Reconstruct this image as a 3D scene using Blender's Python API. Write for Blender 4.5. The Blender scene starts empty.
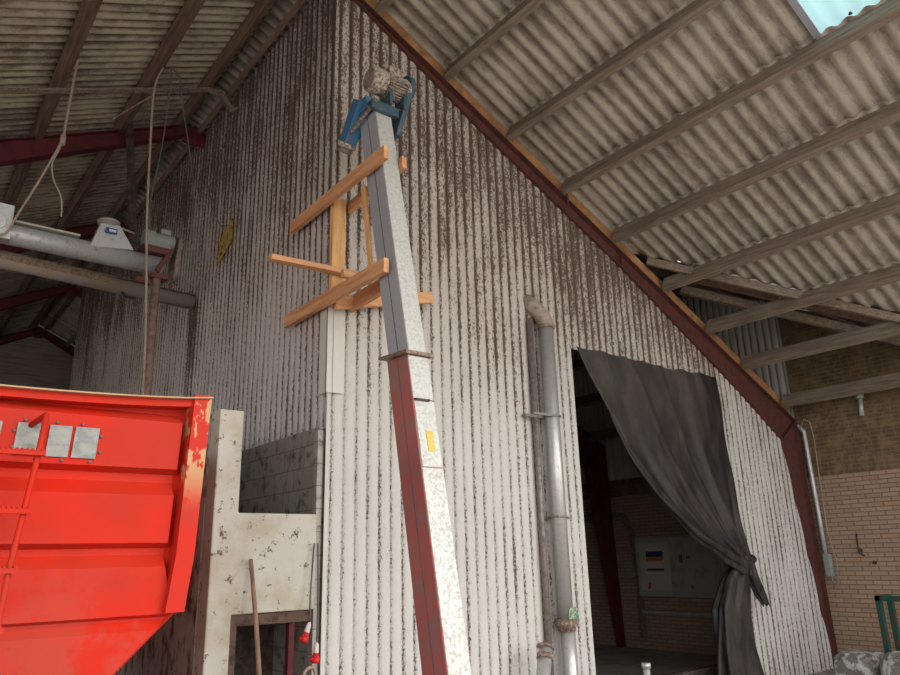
import bpy, math, random
from mathutils import Vector, Matrix, noise
C = bpy.context.scene.collection
PI = math.pi
random.seed(7)

# ------------------------------------------------------------------ camera
F = 724.76
yaw, pitch, roll = .67065668, .29509644, -.02639908
fwd = Vector((math.sin(yaw)*math.cos(pitch), math.cos(yaw)*math.cos(pitch), math.sin(pitch)))
rt = Vector((math.cos(yaw), -math.sin(yaw), 0)); up = rt.cross(fwd)
rt2 = rt*math.cos(roll)+up*math.sin(roll); up2 = -rt*math.sin(roll)+up*math.cos(roll)
EYE = Vector((0, 0, 1.75))
cam = bpy.data.cameras.new('camera'); co = bpy.data.objects.new('camera', cam); C.objects.link(co)
co.matrix_world = Matrix(((rt2.x, up2.x, -fwd.x, EYE.x), (rt2.y, up2.y, -fwd.y, EYE.y), (rt2.z, up2.z, -fwd.z, EYE.z), (0, 0, 0, 1)))
cam.sensor_width = 36; cam.lens = F/900*36; cam.clip_start = .05; cam.clip_end = 200
bpy.context.scene.camera = co

# ------------------------------------------------------------------ hall dimensions
RX, RZ, SL = 2.97, 8.20, .48         # ridge x, height of the purlin undersides there, roof slope
PH = .14                             # purlin height
YF, YB = 5.9, 22.4                   # front wall of the grain store, far gable
XW = 3.19                            # side wall of the grain store
XS = 12.1                            # brick side wall
Y0 = -1.2                            # open end of the roof behind
PITCH = .13
def zp(x): return RZ - SL*abs(x-RX)

# ------------------------------------------------------------------ object helpers
def tag(o, label=None, cat=None, group=None, kind=None):
    if label: o['label'] = label
    if cat: o['category'] = cat
    if group: o['group'] = group
    if kind: o['kind'] = kind
    return o
def thing(name, label, cat, loc=(0, 0, 0), group=None):
    o = bpy.data.objects.new(name, None); C.objects.link(o); o.location = loc; o.empty_display_size = .1
    return tag(o, label, cat, group)
class MB:
    def __init__(s): s.v = []; s.f = []; s.sm = []
    def add(s, vs, fs, smooth=False):
        b = len(s.v); s.v += [tuple(v) for v in vs]
        for f in fs: s.f.append(tuple(i+b for i in f)); s.sm.append(smooth)
        return s
    def box(s, a, b):
        x0, y0, z0 = a; x1, y1, z1 = b
        vs = [(x0,y0,z0),(x1,y0,z0),(x1,y1,z0),(x0,y1,z0),(x0,y0,z1),(x1,y0,z1),(x1,y1,z1),(x0,y1,z1)]
        return s.add(vs, [(0,3,2,1),(4,5,6,7),(0,1,5,4),(1,2,6,5),(2,3,7,6),(3,0,4,7)])
    def beam(s, a, b, w, h, upv=(0,0,1), c=0):
        a = Vector(a); b = Vector(b); d = (b-a).normalized(); u = Vector(upv)
        if abs(d.dot(u.normalized())) > .98: u = Vector((0,1,0))
        sd = d.cross(u).normalized(); u = sd.cross(d).normalized(); vs = []
        for p in (a, b):
            for i, j in ((-1,-1),(1,-1),(1,1),(-1,1)): vs.append(p+sd*i*w/2+u*j*h/2)
        return s.add(vs, [(3,2,1,0),(4,5,6,7),(0,1,5,4),(1,2,6,5),(2,3,7,6),(3,0,4,7)])
    def tube(s, pts, r, n=14, cap=True):
        pts = [Vector(p) for p in pts]; rs = r if isinstance(r, (list, tuple)) else [r]*len(pts)
        t = (pts[1]-pts[0]).normalized(); u = t.orthogonal().normalized(); vs = []; fs = []
        for k, p in enumerate(pts):
            if k == 0: d = pts[1]-pts[0]
            elif k == len(pts)-1: d = pts[-1]-pts[-2]
            else: d = (pts[k+1]-p).normalized()+(p-pts[k-1]).normalized()
            d.normalize(); u = (u-d*u.dot(d)).normalized(); w = d.cross(u)
            for i in range(n):
                a = 2*PI*i/n; vs.append(p+(u*math.cos(a)+w*math.sin(a))*rs[k])
        m = len(pts)
        for k in range(m-1):
            for i in range(n):
                j = (i+1) % n; fs.append((k*n+i, k*n+j, (k+1)*n+j, (k+1)*n+i))
        s.add(vs, fs, True)
        if cap:
            b = len(s.v)-m*n
            s.f.append(tuple(b+i for i in range(n))[::-1]); s.f.append(tuple(b+(m-1)*n+i for i in range(n))); s.sm += [False, False]
        return s
    def prism(s, poly, axis, lo, hi):          # poly in the two other axes
        n = len(poly); vs = []
        for t in (lo, hi):
            for a, b in poly:
                vs.append({0:(t,a,b), 1:(a,t,b), 2:(a,b,t)}[axis])
        fs = [tuple(range(n))[::-1], tuple(range(n, 2*n))]+[(i, (i+1)%n, n+(i+1)%n, n+i) for i in range(n)]
        return s.add(vs, fs)
    def frus(s, a, b, wa, ha, wb, hb, upv=(0,0,1)):
        a = Vector(a); b = Vector(b); d = (b-a).normalized(); u = Vector(upv)
        if abs(d.dot(u.normalized())) > .98: u = Vector((0,1,0))
        sd = d.cross(u).normalized(); u = sd.cross(d).normalized(); vs = []
        for p, w, h in ((a, wa, ha), (b, wb, hb)):
            for i, j in ((-1,-1),(1,-1),(1,1),(-1,1)): vs.append(p+sd*i*w/2+u*j*h/2)
        return s.add(vs, [(3,2,1,0),(4,5,6,7),(0,1,5,4),(1,2,6,5),(2,3,7,6),(3,0,4,7)])
    def build(s, name, mat, parent=None, solid=0, bevel=0, kind=None, label=None):
        me = bpy.data.meshes.new(name); me.from_pydata(s.v, [], s.f); me.update()
        for p, q in zip(me.polygons, s.sm): p.use_smooth = q
        me.materials.append(mat); o = bpy.data.objects.new(name, me); C.objects.link(o)
        if not solid:
            import bmesh
            bm = bmesh.new(); bm.from_mesh(me); bmesh.ops.recalc_face_normals(bm, faces=bm.faces); bm.to_mesh(me); bm.free()
        if parent:
            o.parent = parent
            o.matrix_parent_inverse = Matrix.Translation(parent.location).inverted() if parent.type == 'EMPTY' else Matrix()
        if solid:
            m = o.modifiers.new('thickness', 'SOLIDIFY'); m.thickness = solid; m.offset = 0
        if bevel:
            m = o.modifiers.new('edges', 'BEVEL'); m.width = bevel; m.segments = 2; m.limit_method = 'ANGLE'; m.angle_limit = .6
        if kind: o['kind'] = kind
        if label: o['label'] = label
        return o

# ------------------------------------------------------------------ materials
class NT:
    def __init__(s, name, rough=.8, metal=0.0, spec=.3):
        m = bpy.data.materials.new(name); m.use_nodes = True; s.m = m; s.t = m.node_tree; s.n = s.t.nodes
        s.b = s.n['Principled BSDF']; s.b.inputs['Roughness'].default_value = rough; s.b.inputs['Metallic'].default_value = metal
        s.b.inputs['Specular IOR Level'].default_value = spec
        s.co = s.n.new('ShaderNodeTexCoord').outputs['Object']
        sp = s.n.new('ShaderNodeSeparateXYZ'); s.t.links.new(s.co, sp.inputs[0]); s.x, s.y, s.z = sp.outputs
    def put(s, sock, v):
        if isinstance(v, bpy.types.NodeSocket): s.t.links.new(v, sock)
        elif isinstance(v, (tuple, list)): sock.default_value = tuple(v)+((1,) if len(v) == 3 and sock.type == 'RGBA' else ())
        else: sock.default_value = v
    def M(s, op, a, b=0, c=None, clamp=False):
        n = s.n.new('ShaderNodeMath'); n.operation = op; n.use_clamp = clamp; s.put(n.inputs[0], a); s.put(n.inputs[1], b)
        if c is not None: s.put(n.inputs[2], c)
        return n.outputs[0]
    def ramp(s, v, a, b, lo=0, hi=1):
        n = s.n.new('ShaderNodeMapRange'); n.interpolation_type = 'SMOOTHSTEP'
        for i, q in enumerate((v, a, b, lo, hi)): s.put(n.inputs[i], q)
        return n.outputs[0]
    def vec(s, sx, sy, sz, off=0):
        n = s.n.new('ShaderNodeMapping'); s.put(n.inputs[0], s.co); n.inputs['Scale'].default_value = (sx, sy, sz); n.inputs['Location'].default_value = (off, off, off)
        return n.outputs[0]
    def noise(s, scale, detail=5, rough=.6, st=(1,1,1), off=0):
        n = s.n.new('ShaderNodeTexNoise'); s.put(n.inputs['Vector'], s.vec(*st, off)); n.inputs['Scale'].default_value = scale
        n.inputs['Detail'].default_value = detail; n.inputs['Roughness'].default_value = rough
        return n.outputs[0]
    def mix(s, f, a, b):
        n = s.n.new('ShaderNodeMix'); n.data_type = 'RGBA'; s.put(n.inputs[0], f); s.put(n.inputs[6], a); s.put(n.inputs[7], b)
        return n.outputs[2]
    def bump(s, h, strength=.3, dist=.01):
        n = s.n.new('ShaderNodeBump'); n.inputs['Strength'].default_value = strength; n.inputs['Distance'].default_value = dist
        s.put(n.inputs['Height'], h); s.t.links.new(n.outputs[0], s.b.inputs['Normal'])
    def col(s, c): s.put(s.b.inputs['Base Color'], c); return s.m
    def rgh(s, r): s.put(s.b.inputs['Roughness'], r)

def plain(name, c, rough=.7, metal=0., dirt=None, amt=.5, scale=14, st=(1,1,1), spec=.3, bump=0):
    t = NT(name, rough, metal, spec)
    if dirt:
        k = t.ramp(t.noise(scale, 8, .68, st), .62-.35*amt, .8-.35*amt)
        t.col(t.mix(k, c, dirt))
        if bump: t.bump(t.noise(scale*2, 6, .6, st), bump, .01)
    else: t.col(c)
    return t.m

def corr_wall(name, base, dirt, cover_z, axis, k_valley, lo=.0, big=.5, extra=None, top=None, sgn=1, off=0, base2=None):
    """painted corrugated sheet with flaking paint and dust lodged in the furrows"""
    t = NT(name, .75, 0, .25)
    a = t.x if axis == 0 else t.y
    ph = t.M('ABSOLUTE', t.M('COSINE', t.M('MULTIPLY', t.M('SUBTRACT', a, off), PI/PITCH)))
    valley = t.ramp(ph, .15, .78, 1, 0)
    n1 = t.noise(48, 8, .8, (1,1,.6))
    n2 = t.noise(1.1, 4, .6, (1,1,.7), 3)
    n3 = t.noise(7, 4, .6, (1,1,.16), 9)
    nf = t.noise(75, 4, .65, (1,1,.7), 5)
    c = t.ramp(t.M('ADD', t.z, t.M('MULTIPLY', n2, 1.1)), cover_z[0], cover_z[1], cover_z[2], cover_z[3])
    if extra: c = t.M('ADD', c, extra(t))
    c = t.M('ADD', c, t.M('MULTIPLY', valley, k_valley))
    c = t.M('ADD', c, t.M('MULTIPLY', t.M('SUBTRACT', n2, .5), big))
    c = t.M('ADD', c, t.M('MULTIPLY', t.M('SUBTRACT', n3, .5), .30))
    v = t.M('ADD', t.M('ADD', t.M('MULTIPLY', n1, .75), t.M('MULTIPLY', nf, .3)), c)
    mask = t.ramp(v, .95, 1.04, 0, 1)
    soft = t.ramp(v, .62, 1.1, 0, .5)
    b = t.mix(t.M('MULTIPLY', t.ramp(t.M('ADD', t.z, t.M('MULTIPLY', n2, 2.5)), 3.6, 6.4), .95), base, base2 or tuple(q*.93 for q in base))
    b = t.mix(soft, b, tuple((q*.35+w*.65) for q, w in zip(dirt, base)))
    t.col(t.mix(mask, b, dirt)); t.bump(t.M('ADD', n1, mask), .25, .006)
    return t.m

def stain(t):       # brown run under the auger mouth
    s = t.M('MULTIPLY', t.ramp(t.y, 9.55, 9.7), t.ramp(t.y, 10.1, 10.0))
    return t.M('MULTIPLY', t.M('MULTIPLY', s, t.ramp(t.z, 5.4, 5.2)), .12)
WHITE = (.62, .60, .56)
BROWN = (.125, .088, .068)
M = {}
def front_extra(t):   # more fine grime towards the right hand end, dense around mid height
    a = t.ramp(t.x, 4.6, 7.5, 0, .05)
    b = t.M('MULTIPLY', t.ramp(t.z, 3.9, 5.0), t.ramp(t.x, 4.2, 6, 0, .025))
    return t.M('ADD', a, b)
M['front'] = corr_wall('front_sheet', (.65,.645,.62), BROWN, (3.0, 7.4, .325, .455), 0, .12, extra=front_extra, big=.14, off=XW, base2=(.56,.50,.44))
M['left'] = corr_wall('side_sheet', (.60,.59,.60), (.115,.075,.062), (4.1, 8.6, .335, .50), 1, .15, extra=stain, big=.22, off=YF, base2=(.52,.47,.45))
M['backsheet'] = corr_wall('gable_sheet', (.5,.49,.46), (.12,.09,.07), (3, 7, .1, .3), 1, .15, off=YF)

PR_, PL_ = .177, .15
def roof_mat(name, base, dark, pitch=.177):
    t = NT(name, .9, 0, .15)
    n1 = t.noise(16, 8, .7, (.45,1,.45)); n2 = t.noise(1.3, 4, .6, (1,1,1), 4); n3 = t.noise(9, 5, .6, (.12,1,.12), 8); n4 = t.noise(90, 3, .6)
    ph = t.M('COSINE', t.M('MULTIPLY', t.y, 2*PI/pitch))
    v = t.M('ADD', t.M('ADD', t.M('MULTIPLY', n1, .5), t.M('MULTIPLY', n3, .5)), t.M('MULTIPLY', t.M('SUBTRACT', n2, .5), .5))
    v = t.M('ADD', v, t.M('MULTIPLY', t.M('SUBTRACT', n4, .5), .28))
    v = t.M('ADD', v, t.M('MULTIPLY', ph, .09))  # wave shading put into the colour, darker where the sheet arches up
    t.col(t.mix(t.ramp(v, .36, .68), base, dark)); t.bump(n1, .3, .01)
    return t.m
M['roofR'] = roof_mat('fibre_cement_brown', (.47,.43,.375), (.22,.185,.165))
M['roofL'] = roof_mat('fibre_cement_grey', (.56,.51,.42), (.17,.135,.11), .15)
M['roofD'] = roof_mat('fibre_cement_dark', (.16,.14,.12), (.06,.05,.045))

def wood(name, a, b, sc=(1,1,1), k=10):
    t = NT(name, .75, 0, .2)
    n = t.noise(k, 6, .65, sc); n2 = t.noise(40, 4, .6)
    t.col(t.mix(t.ramp(t.M('ADD', t.M('MULTIPLY', n, .8), t.M('MULTIPLY', n2, .2)), .35, .68), a, b)); t.bump(n, .3, .01)
    return t.m
M['purlin'] = wood('dusty_timber', (.275,.225,.185), (.145,.112,.09), (1,.1,1), 22)
M['purlinL'] = wood('dark_timber', (.25,.17,.135), (.12,.078,.062), (1,.1,1), 22)
M['pineY'] = wood('new_pine', (.72,.40,.22), (.50,.24,.115), (1,.08,1), 22)
M['pineX'] = wood('new_pine_cross', (.75,.43,.23), (.55,.27,.125), (.08,1,1), 22)
M['pineZ'] = wood('new_pine_post', (.78,.47,.22), (.58,.31,.13), (1,1,.08), 22)
M['board'] = wood('orange_board', (.50,.27,.12), (.25,.13,.07), (.3,1,.3), 14)
M['handle'] = wood('worn_handle', (.33,.22,.15), (.20,.13,.09), (1,1,.1), 20)
M['redsteel'] = plain('oxide_red_steel', (.125,.040,.034), .6, 0, (.07,.034,.028), .55, 9, (1,1,1), .3, .1)
M['redsteelL'] = plain('wine_red_steel', (.14,.020,.026), .6, 0, (.08,.02,.022), .55, 5)
M['darksteel'] = plain('dirty_steel_and_recess_shade', (.10,.075,.065), .7, .2, (.05,.035,.03), .6, 12)

def galv(name, c, rough=.35, dirt=(.30,.27,.23), amt=.45, metal=.85, sc=18):
    t = NT(name, rough, metal)
    v = t.n.new('ShaderNodeTexVoronoi'); t.put(v.inputs['Vector'], t.co); v.inputs['Scale'].default_value = 70
    n = t.noise(sc, 8, .7)
    k = t.ramp(n, .62-.35*amt, .85-.35*amt)
    cc = t.mix(t.M('MULTIPLY', v.outputs['Distance'], .5), c, tuple(q*.72 for q in c))
    t.col(t.mix(k, cc, dirt)); t.rgh(t.M('ADD', rough, t.M('MULTIPLY', k, .35)))
    t.put(t.b.inputs['Metallic'], t.M('SUBTRACT', metal, t.M('MULTIPLY', k, metal*.8)))
    return t.m
M['duct'] = galv('galvanised_duct', (.50,.53,.60), .45, (.40,.40,.40), .12, .35)
M['ductf'] = galv('spangled_duct_face', (.60,.62,.60), .5, (.44,.43,.39), .55, .35, 40)
M['pipe'] = galv('galvanised_pipe', (.58,.59,.59), .36, (.44,.41,.37), .35, .55)
M['pipedark'] = galv('dull_pipe', (.30,.26,.24), .5, (.16,.12,.10), .5, .6)
M['auger'] = galv('auger_tube', (.56,.58,.60), .42, (.28,.25,.23), .34, .4)
M['augerdusty'] = galv('dusty_auger_tube', (.46,.45,.45), .5, (.46,.36,.28), .62, .3, 7)
M['dust'] = plain('caked_grain_dust', (.40,.30,.22), .95, 0, (.20,.15,.11), .5, 30, bump=.6)
M['plaster'] = plain('whitewashed_elbow', (.37,.32,.28), .8, 0, (.20,.14,.11), .4, 14, bump=.3)
M['rust'] = plain('rusty_collar', (.19,.115,.085), .8, 0, (.40,.36,.32), .5, 30, bump=.3)
M['blue'] = plain('blue_machine_paint', (.05,.17,.33), .45, 0, (.16,.13,.11), .32, 12, spec=.5)
M['blued'] = plain('dark_teal_paint', (.038,.085,.115), .5, 0, (.12,.10,.09), .35, 14, spec=.5)
M['motor'] = plain('dusty_motor_grey', (.47,.41,.36), .7, 0, (.17,.12,.095), .55, 34, bump=.3)
M['motorf'] = plain('motor_fan_grille', (.20,.17,.16), .6, 0, (.34,.28,.24), .4, 40)
M['motorg'] = plain('grey_green_motor', (.25,.29,.27), .55, 0, (.36,.32,.27), .35, 12)
M['red'] = None
def trailer_red():
    t = NT('red_trailer_paint', .45, 0, .12)
    n = t.noise(2.2, 5, .6); n2 = t.noise(34, 6, .7, (1,1,1), 6); n3 = t.noise(3.5, 4, .6, (1,1,1), 13)
    c = t.mix(t.ramp(n, .35, .65), (.54,.020,.008), (.44,.028,.014))
    faded = t.M('MULTIPLY', t.ramp(t.z, 2.0, 1.4), t.ramp(t.M('ADD', n3, t.M('MULTIPLY', n2, .3)), .55, .72))
    c = t.mix(t.M('MULTIPLY', faded, .35), c, (.36,.085,.06))
    spots = t.M('MULTIPLY', t.ramp(n2, .66, .70), t.ramp(t.z, 2.4, 1.2, .25, 1))
    c = t.mix(spots, c, (.13,.05,.04))
    t.rgh(t.M('ADD', .42, t.M('MULTIPLY', n3, .25))); t.bump(n3, .08, .02)
    return t.col(c)
M['red'] = trailer_red()
def rim_mat():
    t = NT('red_rim_with_bare_primer', .5, 0, .12)
    n = t.noise(7, 5, .55, (1.4,1,.8), 2)
    bare = t.M('MULTIPLY', t.ramp(n, .50, .54), t.M('MULTIPLY', t.ramp(t.z, 2.0, 2.3), t.ramp(t.x, .9, 1.3)))
    c = t.mix(t.ramp(t.noise(3, 4), .4, .6), (.53,.022,.010), (.44,.032,.02))
    return t.col(t.mix(bare, c, (.47,.29,.15)))
M['rim'] = rim_mat()
M['ductred'] = plain('red_reflection_casing', (.46,.15,.14), .38, .25, (.34,.20,.19), .5, 5)  # the trailer's red reflection is put into the casing's base colour
def pane():
    t = NT('scuffed_acrylic', .3, 0, .5)
    n = t.noise(12, 6, .6, (1,1,1.6)); 
    t.col(t.mix(t.ramp(n, .4, .62), (.17,.185,.175), (.29,.295,.27))); t.rgh(t.ramp(n, .4, .6, .15, .6))
    return t.m
M['pane'] = pane()
def conc():
    t = NT('stained_whitewashed_concrete', .9, 0, .15)
    n = t.noise(26, 8, .7, (1,1,1)); n2 = t.noise(3.0, 5, .6, (1,1,1), 5); n3 = t.noise(9, 3, .5, (1,1,1), 11)
    yel = t.ramp(n2, .40, .62)
    c = t.mix(yel, (.56,.545,.49), (.47,.435,.35))
    spot = t.ramp(t.M('ADD', n, t.M('MULTIPLY', t.M('SUBTRACT', n3, .5), .9)), .625, .72)
    t.col(t.mix(spot, c, (.17,.115,.08))); t.bump(n, .3, .01)
    return t.m
M['conc'] = conc()
M['concdark'] = plain('aged_concrete_side', (.46,.42,.38), .85, 0, (.12,.085,.06), .5, 9, (1,1,.5), bump=.3)
def blocks(name, c1, c2, mort, ax, bw, bh, dirt, amt):
    t = NT(name, .9, 0, .15)
    cx = t.n.new('ShaderNodeCombineXYZ'); t.put(cx.inputs[0], t.y if ax == 0 else t.x); t.put(cx.inputs[1], t.z)
    b = t.n.new('ShaderNodeTexBrick'); t.put(b.inputs['Vector'], cx.outputs[0]); b.inputs['Scale'].default_value = 1
    b.inputs['Brick Width'].default_value = bw; b.inputs['Row Height'].default_value = bh; b.inputs['Mortar Size'].default_value = .008 if bh < .1 else .006
    b.inputs['Mortar Smooth'].default_value = .3
    for k, q in zip(('Color1','Color2','Mortar'), (c1, c2, mort)): b.inputs[k].default_value = q+(1,)
    n = t.noise(9, 7, .65); k = t.ramp(n, .64-.35*amt, .9-.35*amt)
    return t, t.mix(k, b.outputs['Color'], dirt), b
t, c, b = blocks('grey_block_wall', (.36,.345,.32), (.43,.41,.38), (.24,.22,.20), 0, .42, .2, (.11,.08,.06), .45)
M['blockwall'] = t.col(c)
t, c, b = blocks('yellow_brick_wall', (.40,.285,.205), (.34,.24,.17), (.185,.14,.11), 0, .24, .0667, (.25,.18,.135), .25)
# the bricks above the string course were never washed: bare darker brick
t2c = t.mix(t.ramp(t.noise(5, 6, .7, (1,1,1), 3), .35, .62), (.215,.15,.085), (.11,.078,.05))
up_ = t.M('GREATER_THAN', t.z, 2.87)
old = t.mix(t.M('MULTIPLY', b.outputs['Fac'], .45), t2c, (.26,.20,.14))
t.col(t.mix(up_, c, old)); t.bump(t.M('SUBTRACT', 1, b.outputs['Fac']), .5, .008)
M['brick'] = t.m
M['boards'] = plain('far_gable_boards', (.34,.28,.23), .85, 0, (.22,.175,.14), .5, 5, (.2,1,4))
M['blackdark'] = plain('dark_recess', (.05,.04,.035), .9)
M['floor'] = plain('dusty_concrete_floor', (.38,.345,.30), .9, 0, (.26,.22,.185), .5, 3, bump=.2)
M['yard'] = plain('pale_gravel_yard', (.55,.51,.45), .95, 0, (.42,.38,.33), .5, 6)
def tarp():
    t = NT('black_tarpaulin', .55, 0, .3)
    n = t.noise(5, 7, .65, (1,1,.5)); n2 = t.noise(24, 6, .7, (1,1,.5), 3)
    d = t.M('ADD', t.ramp(t.M('ADD', t.M('MULTIPLY', n, .65), t.M('MULTIPLY', n2, .35)), .42, .66, 0, .6), t.M('MULTIPLY', t.ramp(t.z, 2.6, 4.0, 0, .4), t.ramp(t.x, 9.3, 9.0)))
    t.col(t.mix(d, (.018,.018,.021), (.085,.072,.059))); t.rgh(t.M('ADD', .42, t.M('MULTIPLY', d, .4)))
    t.bump(n2, .25, .012)
    return t.m
M['tarp'] = tarp()
M['cab'] = plain('grey_cabinet_paint', (.36,.35,.32), .5, 0, (.25,.235,.21), .4, 6)
M['cabdoor'] = plain('pale_cover', (.46,.45,.41), .5)
M['cablab'] = plain('dark_blue_module', (.03,.04,.12), .4)
M['caborange'] = plain('orange_label', (.55,.16,.05), .5)
M['cabpale'] = plain('breaker_row', (.55,.5,.45), .5)
M['rope'] = plain('dusty_rope', (.36,.29,.235), .9, 0, (.2,.15,.12), .4, 60)
M['cable'] = plain('grey_cable', (.13,.115,.11), .7)
M['tray'] = plain('cobwebbed_conduit', (.27,.215,.175), .9, 0, (.14,.10,.085), .5, 30)
M['white'] = plain('white_plastic', (.62,.60,.57), .4)
M['plugred'] = plain('plug_red', (.62,.025,.03), .35)
M['yellow'] = plain('worn_yellow_sticker', (.75,.46,.04), .5, 0, (.62,.56,.42), .42, 60)
M['blulab'] = plain('blue_label', (.03,.07,.25), .5)
M['green'] = plain('dark_green_paint', (.015,.075,.055), .5, 0, (.10,.04,.03), .4, 8)
def bagm():
    t = NT('crumpled_plastic_sheet', .3, 0, .6)
    n = t.noise(9, 6, .6); t.col(t.mix(t.ramp(n, .48, .54), (.20,.185,.165), (.52,.53,.55))); t.bump(n, .8, .05)
    return t.m
M['bag'] = bagm()
M['ply'] = plain('hole_plywood', (.50,.34,.10), .8, 0, (.07,.045,.02), .5, 16)
M['rubber'] = plain('tyre_rubber', (.025,.025,.025), .8)
M['greensign'] = plain('torn_green_label', (.06,.22,.13), .6, 0, (.55,.47,.36), .5, 30)
def sky_panel():
    t = NT('translucent_roof_panel', .4)
    tr = t.n.new('ShaderNodeBsdfTranslucent'); tr.inputs[0].default_value = (.46,.56,.57,1)
    tp = t.n.new('ShaderNodeBsdfTransparent'); tp.inputs[0].default_value = (.46,.60,.62,1)
    mx = t.n.new('ShaderNodeMixShader'); mx.inputs[0].default_value = .4
    t.t.links.new(tr.outputs[0], mx.inputs[1]); t.t.links.new(tp.outputs[0], mx.inputs[2])
    t.t.links.new(mx.outputs[0], t.n['Material Output'].inputs['Surface'])
    return t.m
M['skylight'] = sky_panel()

# ------------------------------------------------------------------ corrugated surfaces
def wv(t): return math.sqrt(abs(math.cos(PI*t/PITCH))+.0001)
def corr_vertical(name, mat, axis, fixed, t0, t1, spans, amp=.034, side=-1, kind='structure'):
    """vertical corrugated sheeting along axis; spans(t) gives the list of (z0, z1) covered there"""
    mb = MB(); n = int(round((t1-t0)/PITCH*10)); prev = None
    for i in range(n+1):
        t = t0+(t1-t0)*i/n; o = fixed+side*amp*(wv(t-t0)-.5)
        cur = (t, o)
        if prev:
            tm = (t+prev[0])/2
            for (a0, a1), (b0, b1) in zip(spans(prev[0], tm), spans(t, tm)):
                k = 4
                for j in range(k):
                    za, zb = a0+(a1-a0)*j/k, a0+(a1-a0)*(j+1)/k; zc, zd = b0+(b1-b0)*j/k, b0+(b1-b0)*(j+1)/k
                    P = lambda q, z: (q[0], q[1], z) if axis == 0 else (q[1], q[0], z)
                    mb.add([P(prev, za), P(cur, zc), P(cur, zd), P(prev, zb)], [(0,1,2,3)], False)
        prev = cur
    return mb.build(name, mat, kind=kind, solid=.006)

def raft_bottom(x):
    pts = [(2.97,8.05),(3.39,7.82),(5.24,6.80),(7.75,5.56),(10.32,4.13),(11.43,3.44),(12.03,-.05)]
    if x < pts[0][0]: return 8.05
    for (a, b), (c, d) in zip(pts, pts[1:]):
        if x <= c: return b+(d-b)*(x-a)/(c-a)
    return 0
DX0, DX1, DZ = 6.58, 9.66, 4.21       # curtained opening
def front_spans(t, tm):
    top = max(.02, raft_bottom(t)+.015)
    return [(DZ, top)] if DX0 < tm < DX1 else [(0.0, top)]
o = corr_vertical('wall_front', M['front'], 0, YF, XW, 12.02, front_spans)
tag(o, 'white corrugated front wall of the grain store with flaking paint', None)
o = corr_vertical('wall_left', M['left'], 1, XW+.02, YF, 18.1, lambda t, tm: [(2.92, 8.16)])
tag(o, 'long side of the corrugated grain store, brown and flaky at the top', None)
corr_vertical('wall_side_upper', M['backsheet'], 1, XS-.03, YF+.02, 11.0, lambda t, tm: [(3.2, 6.6+.0*t)])
# inner lining of the store so that it is dark and closed
mb = MB(); mb.box((XW+.3, 18.25, 0), (12.1, 18.3, 7.2)); mb.build('wall_store_end', M['concdark'], kind='structure')

def roof_sheets(name, mat, side, rows, ylo, yhi, cut=None, skip=None, skipmb=None):
    mb = MB(); seg = 8; P_ = PR_ if side > 0 else PL_; NW = 6 if side > 0 else 7
    for r, (xa, xb) in enumerate(rows):
        off = (r*2 % NW)*P_
        y = ylo-off
        while y < yhi:
            W = NW*P_; n = int((NW+.5)*seg)
            tgt = mb
            for i in range(n):
                ya = y+P_*i/seg; yb = y+P_*(i+1)/seg
                if skip and skip(r, (ya+yb)/2): continue
                if ya < ylo-1e-6 or yb > yhi+1e-6: continue
                L = 5; 
                for j in range(L):
                    qs = []
                    for (yy, jj) in ((ya, j), (yb, j), (yb, j+1), (ya, j+1)):
                        f = jj/L; s_ = 1 if xb > xa else -1; x_s = xa-(.02*s_ if r else 0); xx = x_s+(xb+.11*s_-x_s)*f
                        if cut:
                            lim = cut(yy)
                            xx = min(xx, lim)
                        z = zp(xx)+PH+.026+.021*math.cos(2*PI*(yy)/P_)+.014*(yy-y)/W+.010*f
                        qs.append((xx, yy, z))
                    if abs(qs[0][0]-qs[3][0]) < 1e-4 and abs(qs[1][0]-qs[2][0]) < 1e-4: continue
                    tgt.add(qs, [(0,1,2,3)] if side > 0 else [(0,3,2,1)], True)
            y += W
    return mb
PR = [3.74,4.72,5.71,6.67,7.63,8.68,9.67,10.58,11.62]
PL = [2.78,1.98,.98,-.02,-1.02,-2.02,-3.02,-4.02,-5.02,-6.02]
rowsR = list(zip([RX]+PR, PR+[12.5]))
rowsL = list(zip([RX]+[1.98,.98,-.02,-1.02,-2.02,-3.02,-4.02,-5.02], [1.98,.98,-.02,-1.02,-2.02,-3.02,-4.02,-5.02,-6.5]))
VC = 14.05; YR = 8.6                 # valley of the cross gable: x + y = VC up to its ridge
def cut(y):
    if 1.0 < y <= YR: return VC-y if y > 1.75 else 99
    if YR < y < 2*YR-1.75: return VC-(2*YR-y)
    return 99
sk = MB()
SKY0, SKY1 = 1.2, 2.39
r = roof_sheets('ceiling', None, 1, rowsR, Y0, YB+.1, cut, lambda k, yc: k == 3 and SKY0 < yc < SKY1)
# leave the hole of the skylight: keep faces outside of it
def out_hole(mb, xa, xb, ya, yb):
    keep = MB(); 
    for f, s in zip(mb.f, mb.sm):
        c = [sum(mb.v[i][k] for i in f)/len(f) for k in range(3)]
        if xa < c[0] < xb and ya < c[1] < yb: continue
        keep.add([mb.v[i] for i in f], [tuple(range(len(f)))], s)
    return keep
def holes(mb):
    return out_hole(mb, 5.62, 6.58, SKY0, SKY1)
rr = r
def weld(o):
    import bmesh
    bm = bmesh.new(); bm.from_mesh(o.data); bmesh.ops.remove_doubles(bm, verts=bm.verts, dist=.0004); bm.to_mesh(o.data); bm.free()
o = rr.build('ceiling_right', M['roofR'], kind='structure', solid=.006); weld(o)
tag(o, 'corrugated fibre cement roof falling to the right')
rl = roof_sheets('ceiling', None, -1, rowsL, Y0, YB+.1)
o = rl.build('ceiling_left', M['roofL'], kind='structure', solid=.006); weld(o)
tag(o, 'grey corrugated roof slope falling to the left')
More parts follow.
